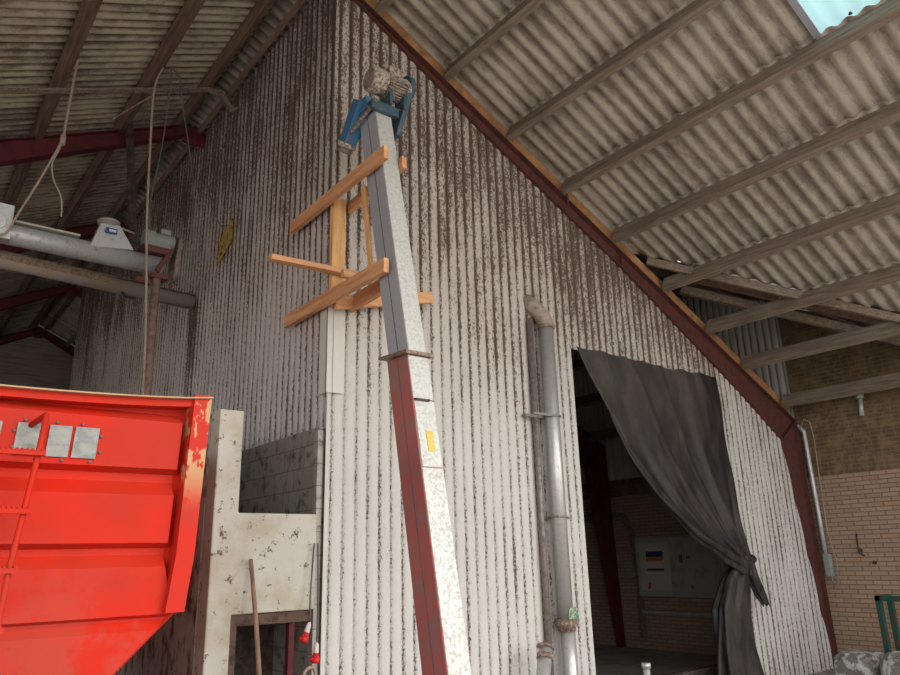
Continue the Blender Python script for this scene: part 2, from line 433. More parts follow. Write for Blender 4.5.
mb = MB(); mb.prism([(RX-.3, zp(RX-.3)+.24), (RX, RZ+.28), (RX+.3, zp(RX+.3)+.24), (RX+.3, zp(RX+.3)+.23), (RX, RZ+.265), (RX-.3, zp(RX-.3)+.23)], 1, Y0, YB)
mb.build('trim_ridge', M['roofD'], kind='structure')
# skylight
mb = MB(); n = int((SKY1-SKY0)/PR_*8)
for i in range(n):
    a = SKY0+(SKY1-SKY0)*i/n; b = SKY0+(SKY1-SKY0)*(i+1)/n
    for j in range(4):
        q = []
        for yy, jj in ((a,j),(b,j),(b,j+1),(a,j+1)):
            xx = 5.62+1.09*jj/4; q.append((xx, yy, zp(xx)+PH+.046+.021*math.cos(2*PI*yy/PR_)))
        mb.add(q, [(0,1,2,3)], True)
w = mb.build('window_1', M['skylight'], kind='structure', solid=.003); weld(w)
w['label'] = 'bright translucent corrugated skylight panel in the right roof'
fr = MB(); fr.beam((5.66, SKY1+.02, zp(5.66)+PH+.02), (6.66, SKY1+.02, zp(6.66)+PH+.02), .07, .012, (.48,0,1))
fr.build('window_frame', plain('zinc_flashing', (.42,.44,.52), .45, .4), w)
for k in range(3):
    bb = MB(); yy = SKY1-.32-.26*k; xx = 6.6; bb.tube([(xx, yy, zp(xx)+PH-.005), (xx, yy, zp(xx)+PH+.02)], .011, 8); bb.tube([(xx, yy, zp(xx)+PH+.0), (xx, yy, zp(xx)+PH+.004)], .02, 8)
    bb.build('fixing_bolt', M['darksteel'], w)

# cross gable roof: near slope rises away from the valley, far slope falls again
def zv(y): return zp(VC-y)+PH+.02
mb = MB(); n = 60
def crossz(y): return zv(y) if y <= YR else zv(2*YR-y)
step = .13
for half in (0, 1):
    ys = [1.75+(YR-1.75)*i/36 for i in range(37)]
    for a, b in zip(ys, ys[1:]):
        ya, yb = (a, b) if not half else (2*YR-a, 2*YR-b)
        za, zb = crossz(ya), crossz(yb)
        x0a, x0b = VC-a+.03, VC-b+.03
        m = 36
        for j in range(m):
            q = []
            for (yy, zz, x0), jj in (((ya,za,x0a),j),((yb,zb,x0b),j),((yb,zb,x0b),j+1),((ya,za,x0a),j+1)):
                xx = x0+(13.0-x0)*jj/m if x0 < 13 else x0
                q.append((xx, yy, zz+.03+.024*math.cos(2*PI*xx/PR_)))
            if q[0][0] < 12.98: mb.add(q, [(0,1,2,3)], True)
o = mb.build('ceiling_cross_gable', M['roofD'], kind='structure', solid=.006)
# ------------------------------------------------------------------ purlins
ordw = ['first','second','third','fourth','fifth','sixth','seventh','eighth','ninth','tenth','eleventh','twelfth','thirteenth']
for k, x in enumerate(PR):
    mb = MB(); sag = .0
    ya = Y0+.1
    pts = []
    for s0, s1, dx in ((ya, 5.84, 0), (6.0, YB-.05, 0)):
        yy = s0
        while yy < s1-.01:
            y1 = min(s1, yy+.8)
            mb.beam((x, yy, zp(x)+PH/2-.035), (x, y1, zp(x)+PH/2-.035), .095, PH+.06, (.48,0,1)); yy = y1
    o = mb.build('roof_purlin', M['purlin'])
    tag(o, 'dusty timber purlin under the right roof slope, %s up from the eave' % ordw[len(PR)-1-k], 'roof purlin', 'purlins under the right roof slope')
for k, x in enumerate(PL):
    mb = MB(); w_ = .10 if k else .08
    mb.beam((x, Y0+.1, zp(x)+PH/2), (x, YB-.05, zp(x)+PH/2), w_, PH, (-.48,0,1))
    o = mb.build('roof_purlin', M['purlinL'])
    tag(o, 'dark brown timber purlin under the left roof slope, %s down from the ridge' % ordw[k], 'roof purlin', 'purlins under the left roof slope')
mb = MB(); mb.beam((3.12, 6.05, zp(3.12)+PH/2), (3.12, YB-.05, zp(3.12)+PH/2), .07, PH, (.48,0,1))
tag(mb.build('roof_purlin', M['purlinL']), 'dark timber running along the top edge of the corrugated side wall', 'roof purlin')

# ------------------------------------------------------------------ steel portal frames
def strip(mb, pts, y0, y1, th=.012, side=1):
    for a, b in zip(pts, pts[1:]):
        a = Vector((a[0], 0, a[1])); b = Vector((b[0], 0, b[1])); n = (b-a).normalized().cross(Vector((0,1,0)))*th*side
        vs = []
        for y in (y0, y1):
            for p in (a, b, b+n, a+n): vs.append((p.x, y, p.z))
        mb.add(vs, [(0,1,2,3),(7,6,5,4),(0,4,5,1),(1,5,6,2),(2,6,7,3),(3,7,4,0)])
def frame(yc, label, mat, left=True, right=True):
    t = thing('portal_frame', label, 'portal frame', (RX, yc, 0), 'steel portal frames of the hall')
    bot = [(3.0,8.04),(3.39,7.82),(5.24,6.80),(7.75,5.56),(10.32,4.13),(11.43,3.44)]
    topx = [3.0,3.39,5.24,7.75,10.32,11.95]
    def side(sgn):
        rt_ = .11 if yc < 6 else .004
        mx = (lambda x: x) if sgn > 0 else (lambda x: 2*RX-x)
        top = [(mx(x), zp(x)-rt_) for x in topx]; bo = [(mx(x), z) for x, z in bot]
        mb = MB(); mb.prism(top[:-1]+[top[-1]]+bo[::-1], 1, yc-.006, yc+.006)
        strip(mb, top, yc-.08, yc+.08, .014, 1 if sgn > 0 else -1); strip(mb, bo, yc-.08, yc+.08, .014, -1 if sgn > 0 else 1)
        # stiffener at the knee
        strip(mb, [bo[-1], top[-1]], yc-.075, yc+.075, .012)
        for i in (3,):
            strip(mb, [bo[i], (top[i][0]+.05*sgn, top[i][1])], yc-.05, yc+.05, .01)
        mb.build('rafter', mat, t)
        mb = MB(); ox, oz = top[-1]; ix, iz = bo[-1]
        mb.prism([(ox, oz), (mx(12.06), 0), (mx(11.99), 0), (ix, iz)], 1, yc-.006, yc+.006)
        strip(mb, [(ox, oz), (mx(12.06), 0)], yc-.08, yc+.08, .014, 1 if sgn < 0 else -1); strip(mb, [(ix, iz), (mx(11.97), 0)], yc-.08, yc+.08, .014, -1 if sgn < 0 else 1)
        mb.build('column', mat, t)
    if right: side(1)
    if left: side(-1)
    mb = MB()
    mb.box((RX-.11, yc-.02, RZ-.30), (RX+.11, yc+.02, RZ-.02))
    mb.build('ridge_plate', mat, t)
    return t
frame(YF+.02, 'oxide red tapered steel frame edging the white corrugated front wall', M['redsteel'])
frame(10.02, 'wine red steel frame whose level arm crosses above the upper auger', M['redsteelL'])
frame(14.05, 'wine red steel frame seen between the two auger tubes', M['redsteelL'])
frame(18.15, 'wine red steel frame peaking below the dusty auger at the end of the store', M['redsteelL'])
frame(22.2, 'farthest wine red steel frame, standing against the pale gable', M['redsteelL'])
# board closing the gap between frame and roof sheets
mb = MB(); xs = [3.3,5.24,7.75,10.32,11.9]
for a, b in zip(xs, xs[1:]):
    mb.beam((a, 5.93, zp(a)+PH/2-.045), (b, 5.93, zp(b)+PH/2-.045), .03, PH+.08, (.48,0,1))
tag(mb.build('edge_board', M['board']), 'orange brown board running along the top of the red rafter', 'board')
mb = MB(); mb.tube([(6.67, 5.82, zp(6.67)+.01), (6.67, 5.815, zp(6.67)-.24)], .014, 8)
tag(mb.build('steel_strap', M['darksteel']), 'short dark strap hanging from a purlin end over the red rafter', 'strap')

# valley timbers of the cross gable
mb = MB()
for a, b in ((2.3, 5.8),):
    mb.beam((VC-a, a, zp(VC-a)+PH-.045), (VC-b, b, zp(VC-b)+PH-.045), .06, .11)
tag(mb.build('valley_board', M['purlin']), 'long pale brown valley board closing the end of the right roof sheets', 'beam')
def vbeam(dz, dd, w, h, label, mat, a=2.2, b=5.85):
    mb = MB(); mb.beam((VC-a+dd, a+dd, zp(VC-a)+PH-dz), (VC-b+dd, b+dd, zp(VC-b)+PH-dz), w, h)
    tag(mb.build('valley_beam', mat), label, 'beam')
def vb2(c, x0, x1, dz, w, h, label, mat):
    mb = MB(); mb.beam((x0, c-x0, zp(x0)+dz), (x1, c-x1, zp(x1)+dz), w, h)
    tag(mb.build('valley_beam', mat), label, 'beam')
vb2(15.2, 9.25, 12.06, .40, .08, .12, 'lower brown timber slanting under the roof valley above the brick wall', M['purlin'])
vb2(14.95, 9.10, 12.06, .50, .08, .12, 'dark timber in the gap between the two valley timbers', M['purlinL'])
for k, yy in enumerate((4.6, 6.4, 7.6)):
    mb = MB(); mb.beam((VC-yy+.1, yy, zv(yy)-.08), (12.9, yy, zv(yy)-.08), .07, .13)
    tag(mb.build('cross_gable_purlin', M['purlinL']), 'dark purlin under the cross gable roof, %s of three counted from the valley foot' % ordw[k], 'roof purlin')

# ------------------------------------------------------------------ setting: walls, floor
mb = MB(); mb.box((XS, Y0, 0), (XS+.3, YB, 3.95))
mb.prism([(1.75, 3.95), (YF, 3.95), (YF, crossz(YF)-.02), (1.75, crossz(1.75)-.02)], 0, XS, XS+.3)
mb.prism([(YF, 3.95), (2*YR-1.75, 3.95), (2*YR-1.75, crossz(1.75)), (YR, crossz(YR)), (YF, crossz(YF))], 0, XS, XS+.3)
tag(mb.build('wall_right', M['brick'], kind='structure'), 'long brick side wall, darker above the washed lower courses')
mb = MB(); mb.prism([(-6.4,5.6),(12.3,3.8),(12.1,zp(12.1)),(RX,RZ+.1),(-6.2,zp(-6.2)),(-6.4,zp(-6.4))], 1, YB, YB+.1)
mb.v = []; mb.f = []; mb.sm = []
mb.prism([(-6.2,5.5),(6,5.5),(6,zp(6)+.1),(RX,RZ+.1),(-6.2,zp(-6.2)+.1)], 1, YB, YB+.1)
o = mb.build('wall_back', M['boards'], kind='structure')
mb = MB(); mb.box((-6.2, YB+.12, 0), (12.2, YB+.3, 8.4)); mb.box((-6.2, YB-.02, 5.42), (6, YB+.1, 5.52)); mb.build('wall_back_lower', M['blackdark'], kind='structure')
mb = MB(); mb.box((-6.4, 15.5, 0), (-6.2, YB+.3, 4.0)); mb.build('wall_outer_left_unseen', M['concdark'], kind='structure')  # unseen wall cut short; open bays added to let sky light in
mb = MB(); mb.box((-6.4, Y0, -.1), (12.4, YB+.3, 0)); tag(mb.build('floor', M['floor'], kind='structure'), 'dusty concrete floor')
mb = MB(); mb.box((-60, -70, -.16), (70, Y0, -.06)); mb.box((-60, Y0, -.16), (-6.4, 40, -.06)); mb.build('floor_yard', M['yard'], kind='structure')
# low block wall under the side sheets
mb = MB(); mb.box((XW+.0, YF+.12, 0), (XW+.2, 18.1, 2.95)); tag(mb.build('wall_left_base', M['blockwall'], kind='structure'), 'grey block wall below the side sheeting')
# silage wall with its end post, and white lintel panel
mb = MB(); mb.box((2.2, 6.12, 0), (2.4, 18.0, 3.0)); tag(mb.build('wall_silage', M['concdark'], kind='structure'), 'concrete bay wall running back behind the trailer')
mb = MB()
mb.prism([(2.2,0),(2.4,0),(2.4,1.36),(3.13,1.36),(3.13,2.15),(2.41,2.15),(2.41,3.0),(2.2,3.0)], 1, YF, YF+.2)
o = mb.build('wall_bay_end', M['conc'], kind='structure', bevel=.012); tag(o, 'white stained concrete post and panel with a dark opening below')
mb = MB(); mb.box((2.39, YF+.03, 1.27), (3.12, YF+.17, 1.355)); mb.box((2.40, YF+.03, 0), (2.46, YF+.17, 1.27))
mb.build('trim_1', plain('rusty_brown_frame', (.13,.08,.06), .8, 0, (.06,.04,.03), .5, 12), kind='structure')
mb = MB(); mb.box((2.95, YF+.1, 0), (3.0, YF+.16, 1.27)); mb.build('trim_2', M['redsteelL'], kind='structure')
mb = MB(); mb.box((2.4, YF+.9, 0), (3.19, YF+.95, 1.6)); mb.build('wall_recess_shade', M['darksteel'], kind='structure')  # dark sheet colour stands in for the shade inside the opening
mb = MB(); mb.box((3.13, YF+.02, 0), (XW-.005, YF+.1, 2.9)); mb.build('trim_3', M['blockwall'], kind='structure')
# corner flashings
mb = MB()
mb.prism([(XW-.02, YF-.035), (XW+.17, YF-.035), (XW+.17, YF-.028), (XW-.012, YF-.028), (XW-.012, YF+.12), (XW-.02, YF+.12)], 2, 3.25, 4.55)
mb.prism([(XW+.04, YF-.05), (XW+.12, YF-.05), (XW+.12, YF-.03), (XW+.04, YF-.03)], 2, 3.25, 4.6)
mb.build('trim_4', corr_wall('flashing_paint', (.66,.65,.61), BROWN, (3.0, 6.0, .14, .4), 0, .0, off=0), kind='structure')
mb = MB(); mb.tube([(XW-.022, YF-.03, 3.2), (XW-.022, YF-.03, 7.95)], .006, 6); mb.build('trim_5', M['cable'], kind='structure')

# hole patch in side wall
t = thing('wall_hatch', 'small ragged opening showing yellow plywood high in the flaky side wall', 'hatch', (XW, 8.8, 5.85))
mb = MB(); mb.prism([(8.48,5.78),(8.94,5.58),(8.98,5.9),(8.52,6.1)], 0, XW-.035, XW-.022); mb.build('plywood', M['ply'], t)
mb = MB(); mb.tube([(XW-.05, 8.60, 6.02), (XW-.06, 8.85, 6.1), (XW-.07, 9.2, 6.5), (XW-.05, 9.5, 7.0)], .006, 6); mb.build('wire', M['cable'], t)

# ------------------------------------------------------------------ bucket elevator with motor
cy = lambda z: 4.53+(z-3.31)*.205 if z > 3.31 else 4.53+(z-3.31)*.188   # near edge of the duct
el = thing('grain_elevator', 'tall leaning square galvanised grain elevator with a motor on top', 'grain elevator', (3.25, 4.0, 0))
def duct(z0, z1, x0, x1, d):
    vs = []
    for z in (z0, z1):
        y = cy(z); vs += [(x0,y,z),(x1,y,z),(x1,y+d,z),(x0,y+d,z)]
    return vs
FB = [(0,3,2,1),(4,5,6,7),(0,1,5,4),(1,2,6,5),(2,3,7,6),(3,0,4,7)]
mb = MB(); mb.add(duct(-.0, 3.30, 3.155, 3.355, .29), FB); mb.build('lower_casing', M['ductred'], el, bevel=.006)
mb = MB(); mb.add(duct(3.31, 5.82, 3.17, 3.345, .28), FB); mb.build('upper_casing', M['duct'], el, bevel=.006)
# folded galvanised front sheets with slight steps
def face(z0, z1, x0, x1, name='front_sheet'):
    vs = []
    for z in (z0, z1):
        y = cy(z); vs += [(x0,y-.007,z),(x1,y-.007,z),(x1,y-.001,z),(x0,y-.001,z)]
    m = MB(); m.add(vs, FB); return m.build(name, M['ductf'], el)
face(3.33, 5.80, 3.172, 3.343); face(2.93, 3.29, 3.16, 3.352); face(2.40, 2.92, 3.165, 3.35); face(.02, 2.39, 3.16, 3.352)
for z0, z1, x0, d in ((0, 3.29, 3.155, .29), (3.33, 5.8, 3.17, .28)):
    vs = []
    for z in (z0, z1):
        y = cy(z)+d*.47; vs += [(x0-.004,y,z),(x0+.001,y,z),(x0+.001,y+.006,z),(x0-.004,y+.006,z)]
    m = MB(); m.add(vs, FB); m.build('casing_seam', M['cable'], el)
mb = MB(); y = cy(3.31); mb.add([(3.12,y-.04,3.295),(3.39,y-.04,3.295),(3.39,y+.33,3.315),(3.12,y+.33,3.315),(3.12,y-.04,3.325),(3.39,y-.04,3.325),(3.39,y+.33,3.345),(3.12,y+.33,3.345)], FB)
mb.build('joint_flange', plain('weathered_flange', (.30,.22,.18), .6, .4, (.14,.09,.07), .5, 30), el)
mb = MB(); y = cy(2.93); mb.box((3.165, y-.03, 2.915), (3.30, y-.004, 2.93)); mb.build('sheet_lip', M['darksteel'], el)
mb = MB(); y = cy(2.6)-.010; mb.add([(3.235,cy(2.52)-.011,2.52),(3.30,cy(2.52)-.011,2.52),(3.30,cy(2.68)-.011,2.68),(3.235,cy(2.68)-.011,2.68)], [(0,1,2,3)])
mb.build('sticker', M['yellow'], el, solid=.002)
# head, brackets
hy = cy(5.85)
mb = MB(); mb.prism([(hy+.02,5.84),(hy+.04,5.98),(hy+.36,6.0),(hy+.42,5.9),(hy+.34,5.72),(hy+.29,5.72),(hy+.27,5.84)], 0, 3.10, 3.36)
mb.build('head_housing', M['blue'], el, bevel=.006)
mb = MB(); mb.box((3.10, hy-.07, 5.79), (3.40, hy-.02, 5.88)); mb.box((3.10, hy-.07, 5.87), (3.42, hy+.30, 5.885)); mb.build('motor_plate', M['blued'], el, bevel=.004)
mb = MB(); mb.beam((3.09, hy+.31, 5.70), (3.13, hy-.08, 5.86), .03, .02); mb.build('clamp_bar', M['rust'], el)
mb = MB(); mb.frus((3.53, hy-.02, 6.20), (3.41, hy+.03, 5.62), .24, .05, .15, .05, (1,0,0)); mb.tube([(3.505, hy-.02, 6.19), (3.56, hy-.02, 6.20)], .12, 20)
mb.build('belt_guard', M['blued'], el, bevel=.005)
# motor, axis along x
mot = thing('x', None, None); bpy.data.objects.remove(mot)
mx0, my, mz = 3.15, hy-.02, 6.13
mb = MB(); mb.tube([(mx0+.09, my, mz), (mx0+.36, my, mz)], .086, 24)
for i in range(26):
    a = 2*PI*i/26; c, s = math.cos(a), math.sin(a)
    mb.beam((mx0+.12, my+c*.105, mz+s*.105), (mx0+.33, my+c*.105, mz+s*.105), .006, .04, (0, c, s))
mb.tube([(mx0+.33, my, mz), (mx0+.36, my, mz), (mx0+.375, my, mz)], [.115,.115,.08], 24)
motor = mb.build('motor', M['motor'], el)
mb = MB(); mb.tube([(mx0-.055, my, mz), (mx0-.045, my, mz), (mx0+.10, my, mz), (mx0+.11, my, mz)], [.10,.125,.125,.10], 28); mb.build('fan_cover', M['motor'], motor)
mb = MB()
for rr_ in (.03, .055, .08, .1):
    mb.tube([(mx0-.058, my+rr_*math.cos(a), mz+rr_*math.sin(a)) for a in [2*PI*i/24 for i in range(25)]], .005, 5)
mb.tube([(mx0-.058, my, mz), (mx0-.052, my, mz)], .098, 24); mb.build('fan_grille', M['motorf'], motor)
mb = MB(); mb.box((mx0+.15, my-.05, mz+.10), (mx0+.30, my+.07, mz+.19)); mb.box((mx0+.14, my-.06, mz+.185), (mx0+.31, my+.08, mz+.20)); mb.build('terminal_box', M['motor'], motor, bevel=.008)
for k in (.13, .29):
    mb = MB(); mb.box((mx0+k, my-.08, 5.885), (mx0+k+.03, my+.08, 6.04)); mb.build('motor_foot', M['blued'], motor)
# outlet spout going down and back
a = Vector((3.14, hy+.18, 6.0)); b = Vector((3.13, hy+.45, 5.64))
mb = MB(); mb.frus(a, b, .16, .13, .14, .13, (1,0,0)); spout = mb.build('outlet_spout', M['blue'], el, bevel=.006)
mb = MB(); d = (b-a).normalized(); mb.tube([b-d*.03, b+d*.005, b+d*.02, b+d*.02], [.092,.092,.08,.07], 20); mb.build('spout_ring', M['motor'], spout)
mb = MB(); mb.tube([b, b+d*.07], [.065,.07], 18, False); mb.build('pipe_stub', M['pipedark'], spout, solid=.006)

# ------------------------------------------------------------------ wooden bracket
wb = thing('wooden_bracket', 'new pine timber bracket holding the elevator to the corner of the store', 'wooden bracket', (3.25, 5.8, 4.0))
def timber(a, b, w, h, m, upv=(0,0,1), nm='timber'):
    x = MB(); x.beam(a, b, w, h, upv); return x.build(nm, m, wb, bevel=.003)
timber((3.105, 4.75, 5.20), (3.105, 6.60, 5.18), .05, .13, M['pineY'])
timber((3.105, 4.75, 4.12), (3.105, 6.64, 4.13), .05, .13, M['pineY'])
timber((3.375, 4.86, 5.24), (3.375, 5.84, 5.18), .05, .12, M['pineY'])
timber((3.40, 5.0, 4.17), (3.40, 5.84, 4.14), .05, .15, M['pineY'])
timber((3.235, 5.83, 4.14), (3.235, 5.83, 5.24), .14, .06, M['pineZ'], (0,1,0), 'post')
timber((3.19, 5.27, 5.12), (3.17, 5.09, 4.18), .03, .05, M['pineZ'], (0,1,0), 'strut')
timber((3.18, 5.765, 4.09), (4.34, 5.765, 4.39), .05, .12, M['pineX'])
timber((2.50, 5.74, 4.39), (3.29, 5.74, 4.42), .09, .05, M['pineX'])
timber((3.14, 5.55, 4.32), (3.40, 5.55, 4.34), .05, .08, M['pineX'], nm='block')

# ------------------------------------------------------------------ front wall pipe and its neighbours
dp = thing('dust_pipe', 'wide galvanised pipe rising up the white wall left of the black curtain', 'pipe', (6.1, 5.72, 0))
mb = MB(); mb.tube([(6.02, 5.74, 1.08), (6.02, 5.74, 4.36)], .085, 24); mb.build('pipe_section', M['pipe'], dp)
mb = MB(); mb.tube([(6.02,5.74,4.34),(6.02,5.75,4.42),(5.98,5.78,4.52),(5.92,5.84,4.62),(5.88,5.93,4.72)], [.09,.093,.095,.095,.09], 20); mb.build('elbow', M['plaster'], dp)
mb = MB(); mb.tube([(6.02,5.74,4.33),(6.02,5.74,4.37)], .1, 24); mb.build('collar', M['rust'], dp)
mb = MB(); mb.tube([(6.03,5.74,.98),(6.03,5.74,1.02),(6.03,5.74,1.03),(6.03,5.74,1.10)], [.095,.10,.125,.125], 24); mb.build('collar', M['rust'], dp)
mb = MB(); mb.tube([(6.04,5.74,0),(6.04,5.74,1.0)], .08, 20); mb.build('lower_pipe', M['pipe'], dp)
for z, xa, xb in ((3.27, 5.66, 6.13), (2.15, 5.93, 6.30)):
    mb = MB(); mb.tube([(6.02+.095*math.cos(q), 5.74+.095*math.sin(q), z) for q in [2*PI*i/20 for i in range(21)]], .012, 6); mb.box((xa, 5.80, z-.015), (xb, 5.86, z+.015)); mb.box((xa, 5.66, z-.012), (6.02, 5.70, z+.012))
    mb.build('clamp', plain('grey_clamp', (.30,.28,.26), .6, .4), dp)
mb = MB(); mb.prism([(5.96,1.06),(6.13,1.06),(6.11,1.22),(5.99,1.21)], 1, 5.648, 5.652); mb.build('torn_label', M['greensign'], dp)
mb = MB(); mb.tube([(5.84, 5.83, 0), (5.84, 5.83, 4.45)], .035, 12)
tag(mb.build('downpipe', M['pipedark']), 'thin dull brown pipe running just left of the wide galvanised one', 'pipe')
t = thing('bent_pipe', 'short inclined metal pipe with a rusty collar at the foot of the wall', 'pipe', (5.6, 5.6, 0))
mb = MB(); mb.tube([(5.28, 5.45, 0), (5.36, 5.50, .45), (5.56, 5.6, .86)], .07, 18); mb.build('pipe_section', M['pipe'], t)
mb = MB(); mb.tube([(5.515,5.577,.765),(5.535,5.588,.805)], .085, 18); mb.tube([(5.56,5.6,.86),(5.572,5.605,.885)], .085, 18); mb.build('collar', M['rust'], t)

# ------------------------------------------------------------------ black tarpaulin curtain
def lerp(a, b, t): return a+(b-a)*t
def curve(pts, t):
    t *= len(pts)-1; i = min(int(t), len(pts)-2); return Vector(pts[i]).lerp(Vector(pts[i+1]), t-i)
def smooth(pts, n=4):
    for _ in range(n):
        q = [pts[0]]
        for a, b in zip(pts, pts[1:]): q += [tuple(Vector(a)*.75+Vector(b)*.25), tuple(Vector(a)*.25+Vector(b)*.75)]
        pts = q+[pts[-1]]
    return pts
Lp = smooth([(6.57,5.80,4.21),(6.72,5.80,3.92),(7.02,5.78,3.35),(7.30,5.76,2.85),(7.72,5.72,2.40),(8.30,5.68,1.98),(8.85,5.66,1.72),(9.30,5.66,1.52)], 3)
Rp = smooth([(9.60,5.80,4.22),(9.62,5.80,3.7),(9.66,5.79,3.0),(9.64,5.77,2.4),(9.58,5.70,1.95),(9.50,5.66,1.66)], 3)
cu = thing('tarpaulin_curtain', 'black dusty tarpaulin curtain gathered to the right over the wall opening', 'curtain', (9.4, 5.7, 0))
mb = MB(); NU, NV = 120, 90; vs = []
for j in range(NV+1):
    v = j/NV
    for i in range(NU+1):
        u = i/NU
        l = curve(Lp, v); r_ = curve(Rp, v)
        p = l.lerp(r_, u)
        sag = .05*math.sin(PI*u)*v*(1-v)
        g = v**1.4
        e_ = min(1, u/.12, (1-u)/.06); w = (.018*math.sin(u*17+1.6*math.sin(v*3))+.022*math.exp(-((u-.30-.25*v)/.025)**2)+.02*math.exp(-((u-.55-.1*v)/.02)**2)-.02*math.exp(-((u-.80)/.03)**2)+g*.035*math.sin(u*25+v*1.4)+.02*g*v*math.sin(u*57+1)+.03*math.sin(u*8+v*3)*(1-g))*e_
        top = .018*abs(math.sin(u*PI*7))*(1-v)**8
        nz = noise.noise(Vector((u*5, v*4, 2)))*.05*min(1, v*5)
        pull = math.exp(-((u-.22)/.05)**2)*.03*v + math.exp(-((u-.72)/.03)**2)*.035
        roll_ = .06*math.exp(-(u/.05)**2)*min(1, v*3)
        vs.append((p.x, p.y-.04*g-w-nz-pull-roll_-.02, p.z-sag-top))
fs = [(j*(NU+1)+i, j*(NU+1)+i+1, (j+1)*(NU+1)+i+1, (j+1)*(NU+1)+i) for j in range(NV) for i in range(NU)]
mb.add(vs, fs, True); mb.build('cloth', M['tarp'], cu, solid=.006)
# rolled edge of the diagonal hem
mb = MB(); n = 60; pts = []; rs = []
for i in range(n+1):
    v = .30+.70*i/n; p = curve(Lp, v); pts.append((p.x+.03, p.y-.09, p.z+.0+.006*math.sin(i*.5))); rs.append(.02+.055*(i/n)**.8+.004*math.sin(i*.6))
vs = []; fs = []; k = 20
P = [Vector(p) for p in pts]
for q, p in enumerate(P):
    d = (P[min(q+1, n)]-P[max(q-1, 0)]).normalized(); u1 = Vector((0,1,0)); w1 = d.cross(u1).normalized(); u1 = w1.cross(d)
    for i in range(k):
        a = 2*PI*i/k; rr_ = rs[q]*(1+.35*math.sin(3*a+q*.12)+.15*math.sin(7*a+q*.3)); vs.append(p+(u1*math.cos(a)*.8+w1*math.sin(a)*1.25)*rr_)
for q in range(n):
    for i in range(k): j = (i+1) % k; fs.append((q*k+i, q*k+j, (q+1)*k+j, (q+1)*k+i))
mb.add(vs, fs, True); mb.build('rolled_hem', M['tarp'], cu)
# gathered tail
def tail(cx, zs, name):
    mb = MB(); k = 40; vs = []; fs = []
    for q, (z, x0, x1, dep, yc) in enumerate(zs):
        for i in range(k):
            a = 2*PI*i/k; fold = 1+.16*math.sin(5*a+z*1.3)+.10*math.sin(9*a-z*2)
            vs.append(((x0+x1)/2+(x1-x0)/2*math.cos(a)*fold, yc+dep*math.sin(a)*fold, z+.02*math.sin(4*a)))
    for q in range(len(zs)-1):
        for i in range(k): j = (i+1) % k; fs.append((q*k+i, q*k+j, (q+1)*k+j, (q+1)*k+i))
    mb.add(vs, fs, True); return mb.build(name, M['tarp'], cu)
def interp(keys, n):
    out = []
    for i in range(n+1):
        t = i/n*(len(keys)-1); a = min(int(t), len(keys)-2); f = t-a; f = f*f*(3-2*f); out.append(tuple(x+(y-x)*f for x, y in zip(keys[a], keys[a+1])))
    return out
tail(0, interp([(1.80,9.28,9.62,.07,5.68),(1.58,9.22,9.60,.09,5.64),(1.40,8.98,9.50,.10,5.66),(1.05,8.72,9.42,.12,5.66),(.55,8.66,9.42,.12,5.66),(.02,8.62,9.60,.15,5.66)], 40), 'hanging_tail')
tail(0, interp([(1.66,9.46,9.60,.05,5.62),(1.40,9.45,9.66,.05,5.60),(1.16,9.58,9.80,.04,5.60),(1.03,9.72,9.86,.02,5.60)], 16), 'loose_flap')
mb = MB(); mb.tube([(9.42+.24*math.cos(a), 5.64+.12*math.sin(a), 1.64+.05*math.sin(a*1+.5)) for a in [2*PI*i/20 for i in range(21)]], .025, 8); mb.build('knot', M['tarp'], cu)

# ------------------------------------------------------------------ inside the opening
ec = thing('electrical_cabinet', 'grey wall mounted electrical cabinet seen through the dark opening', 'electrical cabinet', (12.0, 8.6, .95))
XI = XS-.01
mb = MB(); mb.box((XI-.2, 7.5, .96), (XI, 9.36, 2.03)); mb.build('body', M['cab'], ec, bevel=.01)
mb = MB(); mb.box((XI-.23, 8.58, 1.07), (XI-.2, 9.26, 1.93)); dr = mb.build('cover', M['cabdoor'], ec, bevel=.006)
mb = MB(); mb.box((XI-.225, 7.55, .99), (XI-.2, 8.44, 2.0)); d2 = mb.build('door', M['cab'], ec, bevel=.006)
mb = MB(); mb.box((XI-.245, 8.30, 1.56), (XI-.22, 8.36, 1.70)); mb.box((XI-.26, 8.31, 1.58), (XI-.245, 8.35, 1.64)); mb.build('handle', M['cable'], d2)
mb = MB(); mb.box((XI-.228, 8.14, 1.62), (XI-.224, 8.22, 1.68)); mb.build('switch', M['cable'], d2)
mb = MB(); mb.box((XI-.228, 8.12, 1.1), (XI-.224, 8.18, 1.17)); mb.build('switch', M['cable'], d2)
for z0, z1, mm, nm in ((1.78,1.83,'cabpale','breaker_row'),(1.67,1.77,'cablab','display_strip'),(1.60,1.66,'caborange','label_strip'),(1.47,1.56,'cabpale','breaker_row'),(1.42,1.46,'cablab','display_strip'),(1.35,1.40,'cabpale','label_strip')):
    mb = MB(); mb.box((XI-.236, 8.72, z0), (XI-.230, 9.10, z1)); mb.build(nm, M[mm], dr)
mb = MB(); mb.prism([(9.12,1.10),(9.05,1.10),(9.05,1.2),(9.08,1.22)], 0, XI-.236, XI-.23); mb.build('warning_label', M['plugred'], dr)
mb = MB(); mb.box((XI-.25, 7.4, .66), (XI, 9.3, .71)); tag(mb.build('wall_shelf', M['cab']), 'narrow shelf under the electrical cabinet', 'shelf')
t = thing('conduit_bundle', 'curved dusty conduits beside the electrical cabinet', 'conduit', (12, 9.6, 0))
